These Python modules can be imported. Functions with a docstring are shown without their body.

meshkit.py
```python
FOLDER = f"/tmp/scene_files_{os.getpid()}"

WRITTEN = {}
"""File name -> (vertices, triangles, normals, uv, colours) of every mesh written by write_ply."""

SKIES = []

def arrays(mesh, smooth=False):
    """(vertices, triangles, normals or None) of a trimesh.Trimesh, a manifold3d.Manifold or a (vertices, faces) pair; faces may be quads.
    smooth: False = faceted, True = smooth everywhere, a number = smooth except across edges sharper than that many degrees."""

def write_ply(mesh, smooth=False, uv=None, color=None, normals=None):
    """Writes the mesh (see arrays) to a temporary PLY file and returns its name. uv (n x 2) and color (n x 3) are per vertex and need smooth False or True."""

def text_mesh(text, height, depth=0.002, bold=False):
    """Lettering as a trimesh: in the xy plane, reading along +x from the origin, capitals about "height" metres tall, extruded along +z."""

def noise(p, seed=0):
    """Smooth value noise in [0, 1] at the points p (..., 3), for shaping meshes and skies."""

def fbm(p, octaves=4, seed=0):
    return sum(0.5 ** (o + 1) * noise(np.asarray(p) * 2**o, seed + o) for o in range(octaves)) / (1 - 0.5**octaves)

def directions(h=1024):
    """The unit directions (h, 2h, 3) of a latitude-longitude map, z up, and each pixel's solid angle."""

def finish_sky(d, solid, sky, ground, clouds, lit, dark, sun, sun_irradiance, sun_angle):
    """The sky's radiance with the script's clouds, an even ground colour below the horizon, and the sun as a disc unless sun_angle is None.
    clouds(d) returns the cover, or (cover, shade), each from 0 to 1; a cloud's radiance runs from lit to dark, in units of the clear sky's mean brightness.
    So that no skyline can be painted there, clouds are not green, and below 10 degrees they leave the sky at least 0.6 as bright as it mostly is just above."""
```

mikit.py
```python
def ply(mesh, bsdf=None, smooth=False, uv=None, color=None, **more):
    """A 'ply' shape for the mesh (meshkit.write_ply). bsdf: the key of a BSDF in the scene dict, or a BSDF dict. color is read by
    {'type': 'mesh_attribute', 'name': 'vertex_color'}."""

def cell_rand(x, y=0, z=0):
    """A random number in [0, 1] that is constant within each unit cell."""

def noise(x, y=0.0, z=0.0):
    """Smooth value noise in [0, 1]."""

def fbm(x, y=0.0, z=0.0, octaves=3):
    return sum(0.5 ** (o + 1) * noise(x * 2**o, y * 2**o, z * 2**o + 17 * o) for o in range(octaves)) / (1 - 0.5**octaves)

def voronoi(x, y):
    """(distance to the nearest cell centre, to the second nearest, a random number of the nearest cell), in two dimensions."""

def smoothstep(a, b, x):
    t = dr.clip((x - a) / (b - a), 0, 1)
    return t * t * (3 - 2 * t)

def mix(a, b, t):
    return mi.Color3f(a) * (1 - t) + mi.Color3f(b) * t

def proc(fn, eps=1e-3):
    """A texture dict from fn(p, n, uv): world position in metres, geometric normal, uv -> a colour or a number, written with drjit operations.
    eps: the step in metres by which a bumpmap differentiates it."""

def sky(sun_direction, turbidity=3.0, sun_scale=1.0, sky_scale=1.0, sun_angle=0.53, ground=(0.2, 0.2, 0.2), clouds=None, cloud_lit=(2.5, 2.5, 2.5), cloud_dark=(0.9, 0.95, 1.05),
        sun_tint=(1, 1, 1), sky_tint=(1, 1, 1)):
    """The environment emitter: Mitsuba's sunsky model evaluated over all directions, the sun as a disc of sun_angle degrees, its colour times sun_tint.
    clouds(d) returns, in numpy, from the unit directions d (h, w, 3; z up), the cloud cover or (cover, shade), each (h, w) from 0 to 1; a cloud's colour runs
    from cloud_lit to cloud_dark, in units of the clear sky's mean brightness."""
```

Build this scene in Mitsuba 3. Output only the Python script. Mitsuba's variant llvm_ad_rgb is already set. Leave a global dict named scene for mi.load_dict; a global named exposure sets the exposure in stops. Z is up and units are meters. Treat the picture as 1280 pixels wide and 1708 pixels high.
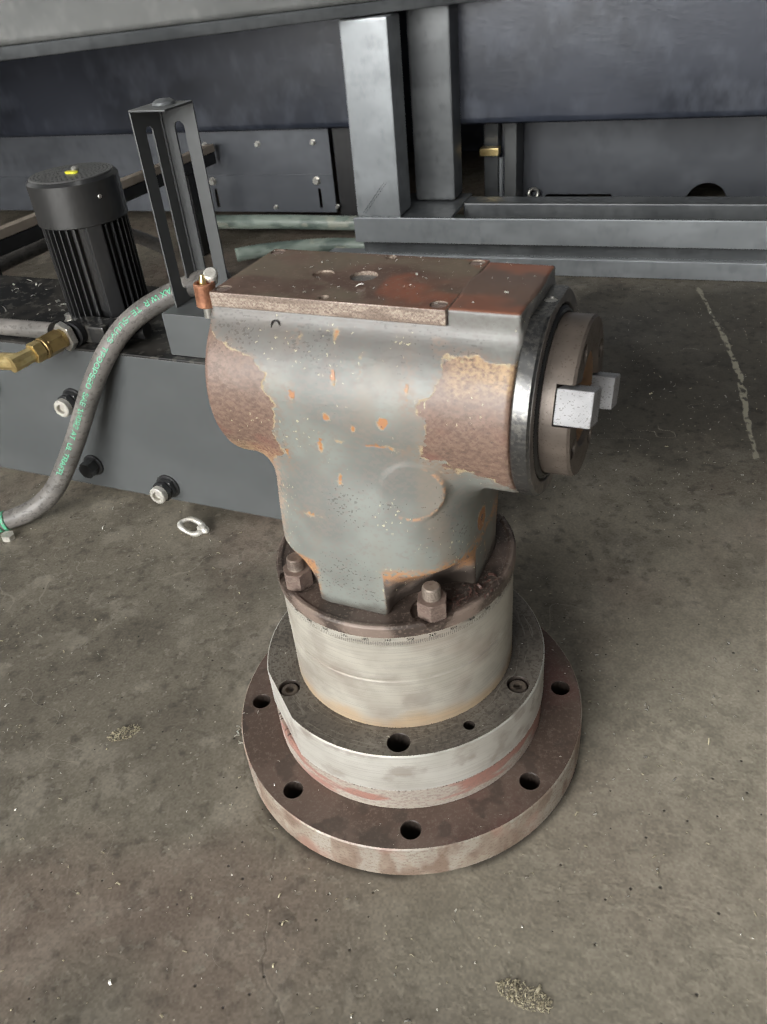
import math, random
import numpy as np, trimesh, mitsuba as mi, drjit as dr, mikit, meshkit
import manifold3d as m3
from mikit import noise, fbm, voronoi, smoothstep, mix, cell_rand
from scipy.interpolate import CubicSpline
T = mi.ScalarTransform4f
scene, labels = {}, {}
random.seed(7); rng = np.random.default_rng(7)

# ------------------------------------------------------------------ camera, light, exposure
PITCH, ROLL = math.radians(35.341), math.radians(-5.897)
CAM = np.array([-0.0067, -0.5370, 0.6408])
FWD = np.array([0, math.cos(PITCH), -math.sin(PITCH)]); RT0 = np.array([1., 0, 0]); UP0 = np.cross(RT0, FWD)
UP = -RT0 * math.sin(ROLL) + UP0 * math.cos(ROLL)
scene['camera'] = {'type': 'thinlens', 'to_world': T().look_at(origin=CAM.tolist(), target=(CAM + FWD).tolist(), up=UP.tolist()),
                   'fov': 2 * math.degrees(math.atan(640 / 1338.78)), 'fov_axis': 'x', 'near_clip': 0.01, 'far_clip': 60.0,
                   'aperture_radius': 0.0011, 'focus_distance': 0.78}
exposure = 0.55


def lamp(key, centre, target, w, h, rad, label, cat, group=None, kind=None, up=(0, 0, 1)):
    scene[key] = {'type': 'rectangle', 'to_world': T().look_at(origin=list(centre), target=list(target), up=list(up)) @ T().scale([w / 2, h / 2, 1]),
                  'emitter': {'type': 'area', 'radiance': {'type': 'rgb', 'value': list(rad)}}}
    labels[key] = {'label': label}
    if cat: labels[key]['category'] = cat
    if group: labels[key]['group'] = group
    if kind: labels[key]['kind'] = kind


# the open workshop door behind the photographer, and unseen fill lamps added overhead
lamp('doorway', (-3.0, -3.7, 1.85), (0, 0, 0.9), 4.4, 2.9, (8.8, 8.75, 8.5), 'wide open workshop doorway letting in daylight behind the photographer to the left', None, kind='structure')
for name, lx, ly, text in (('fill_lamp', -2.6, -2.2, 'unseen white fill lamp added overhead, left of the photographer'), ('fill_lamp_001', 2.8, -2.0, 'unseen white fill lamp added overhead, right of the photographer'),
                           ('fill_lamp_002', 0.4, -0.9, 'unseen white fill lamp added overhead, straight above the milling head')):
    lamp(name, (lx, ly, 5.2), (lx, ly, 0), 0.5, 2.0, (3.0, 3.0, 2.9), text, 'lamp', up=(0, 1, 0))
scene['ambient'] = {'type': 'constant', 'radiance': {'type': 'rgb', 'value': [0.025, 0.026, 0.028]}}

# ------------------------------------------------------------------ frames of reference
def frame(deg):
    a = math.radians(deg)
    return np.array([math.cos(a), math.sin(a), 0.]), np.array([-math.sin(a), math.cos(a), 0.])
HX, HY = frame(-26.623)      # the milling head
TU, TV = frame(-26.1)        # the tank
MU, MV = frame(-22.0)        # the machine behind
def rot(deg, off=(0, 0, 0)):
    a, b = frame(deg)
    M = np.eye(4); M[:3, 0] = a; M[:3, 1] = b; M[:3, 3] = off
    return M
HM, TM, MM = rot(-26.623), rot(-26.1), rot(-22.0)
ZC = 0.384                   # height of the spindle axis

# ------------------------------------------------------------------ mesh helpers
def man(mesh):
    return mesh if isinstance(mesh, m3.Manifold) else m3.Manifold(m3.Mesh(np.asarray(mesh.vertices, np.float32), np.asarray(mesh.faces, np.uint32)))
def tri(mesh):
    if isinstance(mesh, m3.Manifold):
        m = mesh.to_mesh(); return trimesh.Trimesh(np.array(m.vert_properties[:, :3], float), np.array(m.tri_verts), process=False)
    return mesh
def xf(mesh, M):
    mesh = tri(mesh).copy(); mesh.apply_transform(M); return mesh
def join(*ms):
    return trimesh.util.concatenate([tri(m) for m in ms])
def rev(profile, seg=128):
    return m3.CrossSection([np.array(profile, float)], m3.FillRule.NonZero).revolve(seg)
def disc(r, z0, z1, c0=0.0006, c1=0.0006, seg=128, ri=0.0):
    return rev([(ri, z0), (r - c0, z0), (r, z0 + c0), (r, z1 - c1), (r - c1, z1), (ri, z1)], seg)
def cyl(r, h, at=(0, 0, 0), seg=40, r2=None):
    return m3.Manifold.cylinder(h, r, r if r2 is None else r2, seg).translate(list(at))
def hexa(af, h, c=0.0008):
    r = af / math.sqrt(3)
    body = m3.Manifold.cylinder(h, r, r, 6)
    return body ^ rev([(0, 0), (r - c, 0), (r + .0001, c * .8), (r + .0001, h - c * .8), (r - c, h), (0, h)], 48)
def rbox(x0, x1, y0, y1, z0, z1, r=0.002, n=3):
    """a box with rounded edges"""
    pts = []
    for cx in (x0 + r, x1 - r):
        for cy in (y0 + r, y1 - r):
            for cz in (z0 + r, z1 - r):
                sx, sy, sz = (1 if cx > (x0 + x1) / 2 else -1), (1 if cy > (y0 + y1) / 2 else -1), (1 if cz > (z0 + z1) / 2 else -1)
                for a in np.linspace(0, math.pi / 2, n):
                    for b in np.linspace(0, math.pi / 2, n):
                        pts.append((cx + sx * r * math.cos(a) * math.cos(b), cy + sy * r * math.sin(a) * math.cos(b), cz + sz * r * math.sin(b)))
    return m3.Manifold.hull_points(np.array(pts))
def along(mesh, p, d, spin=0.0):
    """moves a mesh built along +z so that it starts at p and points along d"""
    d = np.asarray(d, float) / np.linalg.norm(d)
    M = trimesh.geometry.align_vectors([0, 0, 1], d) @ trimesh.transformations.rotation_matrix(spin, [0, 0, 1])
    M[:3, 3] = p
    return xf(mesh, M)
def tube(path, r, sides=20, cap=True):
    p = np.asarray(path, float); t = np.gradient(p, axis=0); t /= np.linalg.norm(t, axis=1, keepdims=True)
    rr = np.broadcast_to(np.asarray(r, float), (len(p),))
    n = np.cross(t[0], [0, 0, 1.]); n = n / np.linalg.norm(n) if np.linalg.norm(n) > 1e-4 else np.array([1., 0, 0])
    ns = []
    for k in range(len(p)):
        n = n - t[k] * (n @ t[k]); n /= np.linalg.norm(n); ns.append(n)
    ns = np.array(ns); bs = np.cross(t, ns); ang = np.arange(sides) * 2 * np.pi / sides
    v = (p[:, None] + rr[:, None, None] * (np.cos(ang)[None, :, None] * ns[:, None] + np.sin(ang)[None, :, None] * bs[:, None])).reshape(-1, 3)
    f = []
    for i in range(len(p) - 1):
        for j in range(sides):
            a, b = i * sides + j, i * sides + (j + 1) % sides
            f += [(a, b, b + sides), (a, b + sides, a + sides)]
    if cap:
        for base, c, s in ((0, p[0], -1), ((len(p) - 1) * sides, p[-1], 1)):
            v = np.vstack([v, c]); k = len(v) - 1
            for j in range(sides):
                a, b = base + j, base + (j + 1) % sides
                f.append((k, a, b) if s > 0 else (k, b, a))
    return trimesh.Trimesh(v, np.array(f), process=False)
def spline(pts, n=80):
    pts = np.asarray(pts, float); s = np.r_[0, np.cumsum(np.linalg.norm(np.diff(pts, axis=0), axis=1))]
    return CubicSpline(s, pts)(np.linspace(0, s[-1], n))

def surface_net(f, lo, hi, h):
    ax = [np.arange(a, b + h, h) for a, b in zip(lo, hi)]
    X, Y, Z = np.meshgrid(*ax, indexing='ij'); D = f(X, Y, Z); n = D.shape
    cells = tuple(k - 1 for k in n); acc = np.zeros(cells + (3,)); cnt = np.zeros(cells)
    offs = [(a, b, c) for a in (0, 1) for b in (0, 1) for c in (0, 1)]
    view = lambda o: D[o[0]:o[0] + cells[0], o[1]:o[1] + cells[1], o[2]:o[2] + cells[2]]
    for o in offs:
        for k in range(3):
            if o[k] == 0:
                q = list(o); q[k] = 1; a, b = view(o), view(q)
                cr = (a < 0) != (b < 0); t = np.where(cr, a / np.where(cr, a - b, 1), 0)
                for j in range(3): acc[..., j] += np.where(cr, o[j] + (t if j == k else 0), 0)
                cnt += cr
    on = cnt > 0; ids = -np.ones(cells, int); ids[on] = np.arange(on.sum())
    V = (np.argwhere(on) + acc[on] / cnt[on][:, None]) * h + np.array(lo)
    F = []
    for k in range(3):
        i, j = (k + 1) % 3, (k + 2) % 3
        sl = [slice(None)] * 3; sl[k] = slice(0, -1); s2 = [slice(None)] * 3; s2[k] = slice(1, None)
        A, B = D[tuple(sl)] < 0, D[tuple(s2)] < 0
        for sign, hit in ((1, A & ~B), (-1, ~A & B)):
            idx = np.argwhere(hit); idx = idx[(idx[:, i] > 0) & (idx[:, j] > 0) & (idx[:, i] < cells[i]) & (idx[:, j] < cells[j])]
            def at(di, dj):
                q = idx.copy(); q[:, i] -= di; q[:, j] -= dj; return ids[tuple(q.T)]
            q = np.stack([at(1, 1), at(0, 1), at(0, 0), at(1, 0)], 1)
            F.append(q if sign > 0 else q[:, ::-1])
    F = np.vstack(F); F = np.vstack([F[:, [0, 1, 2]], F[:, [0, 2, 3]]])
    e = h * .25
    for _ in range(3):                                     # pull the vertices onto the surface
        d0 = f(*V.T); g = np.stack([f(*(V + np.eye(3)[k] * e).T) - f(*(V - np.eye(3)[k] * e).T) for k in range(3)], 1) / (2 * e)
        V = V - np.clip(d0 / np.maximum((g * g).sum(1), .2), -h * .5, h * .5)[:, None] * g
    return trimesh.Trimesh(V, F, process=False)

# ------------------------------------------------------------------ scene entries
def add(key, mesh, bsdf, smooth=35, label=None, cat=None, group=None, kind=None):
    base, n = key, 0
    while key in scene: n += 1; key = '%s_%03d' % (base, n)
    scene[key] = mikit.ply(mesh, bsdf, smooth=smooth)
    d = {k: v for k, v in (('label', label), ('category', cat), ('group', group), ('kind', kind)) if v}
    if d: labels[key] = d
    return key
def thing(key, label, cat, group=None):
    base, n = key, 0
    while key in labels: n += 1; key = '%s_%03d' % (base, n)
    labels[key] = {'label': label, 'category': cat}
    if group: labels[key]['group'] = group
    return key

# ------------------------------------------------------------------ materials
def C(*v): return mi.Color3f(*v)
def rgb(v): return {'type': 'rgb', 'value': list(v)}
def pr(key, color, rough=0.5, metal=0.0, spec=0.5, bump=None, scale=1.0, eps=4e-4, **more):
    col = mikit.proc(color) if callable(color) else rgb(color)
    ro = mikit.proc(rough) if callable(rough) else float(rough)
    b = {'type': 'principled', 'base_color': col, 'roughness': ro, 'metallic': float(metal), 'specular': float(spec), **more}
    b = {'type': 'twosided', 'bsdf': b}
    if bump: b = {'type': 'bumpmap', 'arbitrary': mikit.proc(bump, eps), 'bsdf': b, 'scale': float(scale)}
    scene[key] = b
hc, hs = HX[0], HX[1]
def local(p):
    return p.x * hc + p.y * hs, -p.x * hs + p.y * hc, p.z
def band(x, w): return dr.exp(-dr.square(x / w))

CHIPS = [(.0341, .3852, .0060, .0052), (-.0151, .3605, .0022, .0055), (-.0076, .3847, .0022, .0022), (-.0328, .3967, .0022, .0028), (-.0043, .4333, .0019, .0042),
         (-.0304, .4313, .0024, .0014), (-.0030, .336, .0016, .0045), (-.0270, .304, .0050, .0018), (.0162, .4199, .001, .004), (-.0022, .4114, .0012, .0030),
         (.0500, .4085, .0012, .0042), (.026, .3675, .0060, .0006), (-.045, .352, .0012, .003), (.012, .379, .0010, .0022)]
def paint_field(p):
    s, t, z = local(p)
    n1, n2 = fbm(p.x * 55 + 3, p.y * 55, p.z * 55, 4) - .5, fbm(p.x * 330, p.y * 330, p.z * 330, 3) - .5
    w = n1 * .024 + n2 * .0055
    fl = dr.minimum((-.052 - smoothstep(.404, .436, z) * .050 - smoothstep(.352, .335, z) * .012) - s, (z - .329) * 1.0) + w
    fr = dr.minimum(dr.minimum(s - (.0590 + smoothstep(.398, .416, z) * .014), (.4275 - z)), (z - (.3395 + (.1145 - s) * .42)) * .9) + w
    fl = dr.select(t < .03, fl, fl - .02 + n1 * .08)
    f = dr.maximum(fl, fr)
    for a, b, ra, rb in CHIPS:
        d = dr.sqrt(dr.square((s - a) / ra) + dr.square((z - b) / rb))
        f = dr.maximum(f, dr.select(t < 0, (.68 - d) * min(ra, rb) + n2 * .0050 + n1 * .006, -.01))
    for a, b, ra, rb in ((-.012, .279, .0100, .0100), (-.006, .2525, .0016, .0060)):
        d = dr.sqrt(dr.square((t - a) / ra) + dr.square((z - b) / rb))
        f = dr.maximum(f, dr.select(s > .06, (.9 - d) * ra * .9 + n2 * .0050 + n1 * .006, -.01))
    return s, t, z, f, n1, n2
def housing_color(p, n, uv):
    s, t, z, f, n1, n2 = paint_field(p)
    a, b = fbm(p.x * 22, p.y * 22, p.z * 22 + 5, 3), fbm(p.x * 420, p.y * 420, p.z * 420, 3)
    paint = mix(C(.195, .208, .190), C(.140, .146, .134), smoothstep(.35, .65, a))
    paint = mix(paint, C(.185, .155, .14), .5 * smoothstep(.45, .75, b + .5 * (a - .5)))
    paint = mix(paint, C(.20, .165, .13), .5 * smoothstep(.48, .72, fbm(s * 45, t * 45, z * 9, 4)))
    # a worn, greasy strip under the top plate and a peach primer streak down the left of the neck
    paint = mix(paint, C(.120, .110, .105), smoothstep(.400, .434, z + n1 * .07) * (.62 + .6 * (b - .4)))
    st = band(s + .066 + n1 * .012, .010) * smoothstep(.245, .28, z) * smoothstep(.385, .35, z)
    paint = mix(paint, C(.42, .27, .19), .55 * st * smoothstep(.3, .6, b))
    nf = noise(p.x * 900, p.y * 900, p.z * 900)
    rust = mix(C(.108, .070, .055), C(.225, .148, .112), smoothstep(.25, .75, b) * .5 + nf * .3 + (a - .4) * .5)
    rust = mix(rust, C(.17, .075, .058), smoothstep(.5, .7, fbm(p.x * 35, p.y * 35, p.z * 35 + 9, 3)) * smoothstep(.41, .36, z) * .6)
    ochre = smoothstep(.405, .425, z + n1 * .03) * smoothstep(.070, .085, s) + smoothstep(.355, .335, z) * smoothstep(0, -.05, s) * .8
    rust = mix(rust, C(.40, .27, .15), dr.clip(ochre, 0, 1) * smoothstep(.15, .75, b * .7 + nf * .3) * .85)
    small = dr.clip(1 - dr.abs(s - .03) / .035, 0, 1)
    rust = mix(rust, C(.38, .16, .055), dr.select((f < .007) & (s > -.046) & ((s < .052) | (z < .335)), .75 * smoothstep(.25, .6, b + .2), 0))
    paint = mix(paint, C(.20, .145, .11), smoothstep(-.009, -.0005, f + n1 * .006) * smoothstep(.3, .6, b) * dr.select((s < -.03) | ((s > .045) & (z > .32)), .55, .15))
    c = mix(paint, rust, smoothstep(-.0006, .0008, f))
    c = mix(c, C(.40, .31, .18), band(f + .0001, .0008) * smoothstep(.42, .6, fbm(p.x * 120, p.y * 120, p.z * 120, 2)) * dr.select((s > -.044) & (s < .054), .45, .7))
    # rust along the pocket rims and round the boss
    rim = band(z - .264 + n1 * .010, .0048) * smoothstep(.022, .034, s) * smoothstep(.030, .020, -t - .062) + band(dr.abs(s) - .030 + n1 * .006, .0026) * smoothstep(.262, .255, z) * smoothstep(.07, .076, -t)
    c = mix(c, C(.38, .19, .085), dr.clip(rim, 0, 1) * smoothstep(.3, .6, b) * .9)
    bd = dr.sqrt(dr.square(s - .0505) + dr.square(z - .3325))
    c = mix(c, C(.42, .23, .13), band(bd - .0212, .0011) * smoothstep(.0, .012, s - .046 + (.332 - z) * .5) * smoothstep(-.0645, -.0665, t - (s - .05) * .21) * smoothstep(.3, .6, b) * .8)
    dk = noise(p.x * 620, p.y * 620, p.z * 620) * .6 + fbm(p.x * 28, p.y * 28, p.z * 28, 3) * .6 + smoothstep(.40, .43, z) * .06
    c = mix(c, C(.055, .048, .044), smoothstep(.84, .92, dk) * .45)
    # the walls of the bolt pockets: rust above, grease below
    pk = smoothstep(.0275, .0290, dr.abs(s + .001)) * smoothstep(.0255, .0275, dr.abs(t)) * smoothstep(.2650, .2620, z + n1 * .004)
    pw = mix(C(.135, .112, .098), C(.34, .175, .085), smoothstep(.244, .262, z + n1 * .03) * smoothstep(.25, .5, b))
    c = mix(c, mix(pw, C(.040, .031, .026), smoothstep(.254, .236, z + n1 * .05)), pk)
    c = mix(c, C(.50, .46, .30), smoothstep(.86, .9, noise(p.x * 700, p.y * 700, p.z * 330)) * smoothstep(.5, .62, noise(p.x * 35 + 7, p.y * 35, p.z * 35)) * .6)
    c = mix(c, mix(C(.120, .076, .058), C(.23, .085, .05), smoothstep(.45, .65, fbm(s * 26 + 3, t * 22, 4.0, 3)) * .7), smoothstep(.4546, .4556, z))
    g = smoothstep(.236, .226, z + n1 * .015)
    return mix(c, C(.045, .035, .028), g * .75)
def housing_bump(p, n, uv):
    s, t, z, f, n1, n2 = paint_field(p)
    return -smoothstep(-.0004, .0003, f) * .00022 + fbm(p.x * 230, p.y * 230, p.z * 230, 2) * .00022 + noise(p.x * 800, p.y * 800, p.z * 800) * .00005
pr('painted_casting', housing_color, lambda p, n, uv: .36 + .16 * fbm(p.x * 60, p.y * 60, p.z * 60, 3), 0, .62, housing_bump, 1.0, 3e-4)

def metal_mix(c1, c2, c3, f1=30., f2=180., dirt=.5):
    def fn(p, n, uv):
        a, b = fbm(p.x * f1, p.y * f1, p.z * f1, 3), fbm(p.x * f2, p.y * f2, p.z * f2, 3)
        c = mix(C(*c1), C(*c2), smoothstep(.35, .65, a))
        return mix(c, C(*c3), smoothstep(.5, .75, b * .6 + a * .4 + .05) * dirt)
    return fn
def fine_bump(amp=.00006, f=500.):
    return lambda p, n, uv: fbm(p.x * f, p.y * f, p.z * f, 2) * amp + fbm(p.x * 60, p.y * 60, p.z * 60, 2) * amp * 2

def ring_color(p, n, uv):
    ang = dr.atan2(p.y, p.x)
    a, b = fbm(ang * 3.2, p.z * 30, 1.0, 4), fbm(ang * 2.5, p.z * 1300, 3.0, 2)
    c = mix(C(.44, .415, .36), C(.375, .35, .30), smoothstep(.3, .7, a))
    c = mix(c, C(.29, .235, .195), smoothstep(.45, .75, fbm(ang * 2.2, p.z * 24, 7.0, 4)) * .5)
    c = mix(c, C(.42, .27, .13), smoothstep(.128, .1095, p.z + (a - .5) * .03) * .6)     # rust bleeding up from the joint
    c = mix(c, C(.20, .19, .172), smoothstep(.42, .75, b) * .20)
    c = mix(c, C(.20, .17, .145), smoothstep(.50, .80, fbm(p.x * 42, p.y * 42, p.z * 42, 5)) * .40)
    deg = ang * (180 / math.pi) + 400
    fr = deg - dr.floor(deg)
    tick = dr.select((dr.abs(fr - .5) < .17) & (p.z > .2052) & (p.z < .2092), .65, 0)
    c = mix(c, C(.09, .09, .085), tick)
    return mix(c, C(.10, .085, .075), smoothstep(.45, .75, fbm(p.x * 60, p.y * 60, p.z * 160, 3)) * smoothstep(.200, .212, p.z) * .6)
lathe_bump = lambda p, n, uv: fbm(dr.atan2(p.y, p.x) * 2.5, p.z * 1500, 1.0, 2) * .00003 + fbm(p.x * 60, p.y * 60, p.z * 60, 2) * .00008
pr('ground_steel', ring_color, .42, .18, .5, lathe_bump, 1.0)
def plate_disc_color(p, n, uv):
    up = smoothstep(.8, .95, n.z); ang = dr.atan2(p.y, p.x)
    a, b = fbm(p.x * 26, p.y * 26, p.z * 26, 4), fbm(p.x * 520, p.y * 520, p.z * 520, 3)
    side = mix(C(.48, .465, .425), C(.36, .34, .30), smoothstep(.3, .75, fbm(ang * 3, p.z * 40, 2.0, 4)) * .6)
    side = mix(side, C(.20, .175, .15), smoothstep(.42, .75, fbm(ang * 2.5, p.z * 1200, 6.0, 2)) * .14)
    side = mix(side, C(.20, .155, .125), smoothstep(.52, .78, fbm(p.x * 55, p.y * 55, p.z * 55, 4)) * .45)
    r = dr.sqrt(dr.square(p.x) + dr.square(p.y))
    top = mix(C(.105, .092, .078), C(.165, .148, .125), smoothstep(.35, .7, a))
    top = mix(top, C(.06, .05, .042), smoothstep(.4, .75, b) * .6)
    top = mix(top, C(.26, .235, .20), band(fbm(ang * 3, r * 260, 5.0, 2) - .5, .03) * .35)
    inner = smoothstep(.1231, .1228, r)  # screw hole walls painted near black: greasy rust plus the shade inside
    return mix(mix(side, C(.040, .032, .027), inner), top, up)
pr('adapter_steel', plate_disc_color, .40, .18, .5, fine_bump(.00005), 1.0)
def flange_color(p, n, uv):
    up = smoothstep(.8, .95, n.z); ang = dr.atan2(p.y, p.x)
    a, b = fbm(p.x * 24, p.y * 24, p.z * 24 + 3, 4), fbm(p.x * 480, p.y * 480, p.z * 480, 3)
    side = mix(C(.315, .265, .215), C(.215, .155, .12), smoothstep(.35, .65, fbm(ang * 6, p.z * 30, 4.0, 4)))
    side = mix(side, C(.37, .345, .30), smoothstep(.5, .7, fbm(ang * 9, p.z * 30, 8.0, 4)) * .6)
    side = mix(side, C(.16, .11, .08), smoothstep(.45, .8, b) * .5)
    side = mix(side, C(.36, .20, .16), smoothstep(.56, .7, fbm(ang * 5, 3.0, p.z * 20, 3)) * .4)
    top = mix(C(.098, .068, .054), C(.135, .096, .078), smoothstep(.35, .65, a))
    top = mix(top, C(.150, .055, .050), smoothstep(.45, .7, fbm(p.x * 15 + 4, p.y * 15, 2.0, 3)) * smoothstep(-.05, .12, p.x) * .5)
    top = mix(top, C(.21, .165, .14), smoothstep(.45, .8, b) * .45)
    top = mix(top, C(.05, .04, .034), smoothstep(.55, .72, fbm(p.x * 60, p.y * 60, 6.0, 3)) * .5)
    inner = smoothstep(.1600, .1590, dr.sqrt(dr.square(p.x) + dr.square(p.y)))  # bolt hole walls painted near black: dark rust plus the shade inside
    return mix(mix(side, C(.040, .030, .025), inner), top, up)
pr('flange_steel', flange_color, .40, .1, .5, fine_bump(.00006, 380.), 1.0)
def redlead_color(p, n, uv):
    ang = dr.atan2(p.y, p.x); a, b = fbm(ang * 2.6, p.z * 120, 3.0, 4), fbm(p.x * 500, p.y * 500, p.z * 500, 3)
    c = mix(C(.33, .29, .25), C(.30, .145, .115), smoothstep(.42, .62, a - dr.abs(p.z - .053) * 9. + .06) * .9)
    c = mix(c, C(.18, .14, .12), smoothstep(.42, .7, b) * .45)
    drip = smoothstep(.62, .72, noise(ang * 120, 1.5, 0.0)) * smoothstep(.0615, .0640, p.z)
    return mix(c, C(.05, .035, .03), drip)
pr('red_lead_steel', redlead_color, .5, 0, .5, fine_bump(.00006), 1.0)
def greasy_color(p, n, uv):
    a, b = fbm(p.x * 40, p.y * 40, p.z * 40, 4), fbm(p.x * 520, p.y * 520, p.z * 520, 3)
    r = dr.sqrt(dr.square(p.x) + dr.square(p.y))
    c = mix(C(.062, .046, .038), C(.115, .084, .070), smoothstep(.35, .65, a))
    c = mix(c, C(.20, .155, .13), smoothstep(.52, .72, b) * .5)
    return mix(c, C(.26, .20, .165), smoothstep(.0955, .1003, r) * .6 * smoothstep(.35, .6, a))
pr('greasy_flange', greasy_color, .45, .1, .5, fine_bump(.00015, 330.), 1.0)
pr('rusty_bolt', metal_mix((.26, .19, .16), (.18, .13, .11), (.34, .27, .23), 90., 700.), .45, .35, .5, fine_bump(.00003, 900.), 1.0)
pr('stud_end', metal_mix((.30, .25, .21), (.21, .165, .14), (.14, .11, .09), 90., 500.), .42, .4, .5)
def top_plate_color(p, n, uv):
    up = smoothstep(.8, .95, n.z)
    s, t, z = local(p); a, b = fbm(p.x * 40, p.y * 40, p.z * 40, 4), fbm(p.x * 520, p.y * 520, p.z * 520, 3)
    c = mix(C(.105, .060, .044), C(.145, .088, .064), smoothstep(.35, .65, a))
    c = mix(c, C(.155, .128, .088), smoothstep(.52, .72, fbm(s * 18, t * 30 + 7, 1.0, 3)) * .7)
    c = mix(c, C(.27, .085, .045), smoothstep(.50, .68, fbm(s * 26 + 3, t * 22, 4.0, 3)) * smoothstep(-.02, .03, s) * .75)
    c = mix(c, C(.20, .135, .10), smoothstep(.55, .8, b) * .4)
    b = fbm(p.x * 900, p.y * 900, p.z * 900, 3)
    edge = mix(C(.38, .315, .26), C(.17, .125, .10), smoothstep(.2, .8, b))
    edge = mix(edge, C(.13, .09, .07), smoothstep(.5, .7, fbm(s * 40, t * 40, z * 200, 3)) * .6)
    return mix(edge, c, up)
pr('plate_rust', top_plate_color, .40, .1, .5, fine_bump(.00007, 330.), 1.0)
pr('dark_polished_steel', metal_mix((.14, .14, .138), (.085, .085, .087), (.26, .25, .225), 40., 500.), .27, .85, .5, fine_bump(.00008, 120.), 1.0)
pr('face_steel', metal_mix((.12, .112, .108), (.17, .155, .145), (.25, .23, .2), 50., 320.), .45, .4, .5, fine_bump(), 1.0)
def speck_color(base, dark, dens, f=900.):
    def fn(p, n, uv):
        a, b = noise(p.x * f, p.y * f, p.z * f), fbm(p.x * 70, p.y * 70, p.z * 70, 3)
        return mix(mix(C(*base), C(*[v * .8 for v in base]), smoothstep(.35, .65, b)), C(*dark), smoothstep(dens, dens + .1, a))
    return fn
pr('spindle_steel', speck_color((.122, .100, .084), (.075, .06, .05), .74), .42, .35, .5, fine_bump(), 1.0)
pr('bright_key', speck_color((.31, .31, .32), (.16, .155, .15), .70, 1100.), .5, .0, .4)
pr('bore_rust', metal_mix((.20, .12, .07), (.27, .15, .075), (.10, .07, .05), 90., 300.), .5, .2)
pr('rubber', (.012, .012, .012), .45)
pr('socket_screw', metal_mix((.16, .13, .105), (.10, .08, .07), (.22, .19, .16), 90., 500.), .42, .5)
pr('hole_black', (.010, .009, .008), .6)

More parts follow.
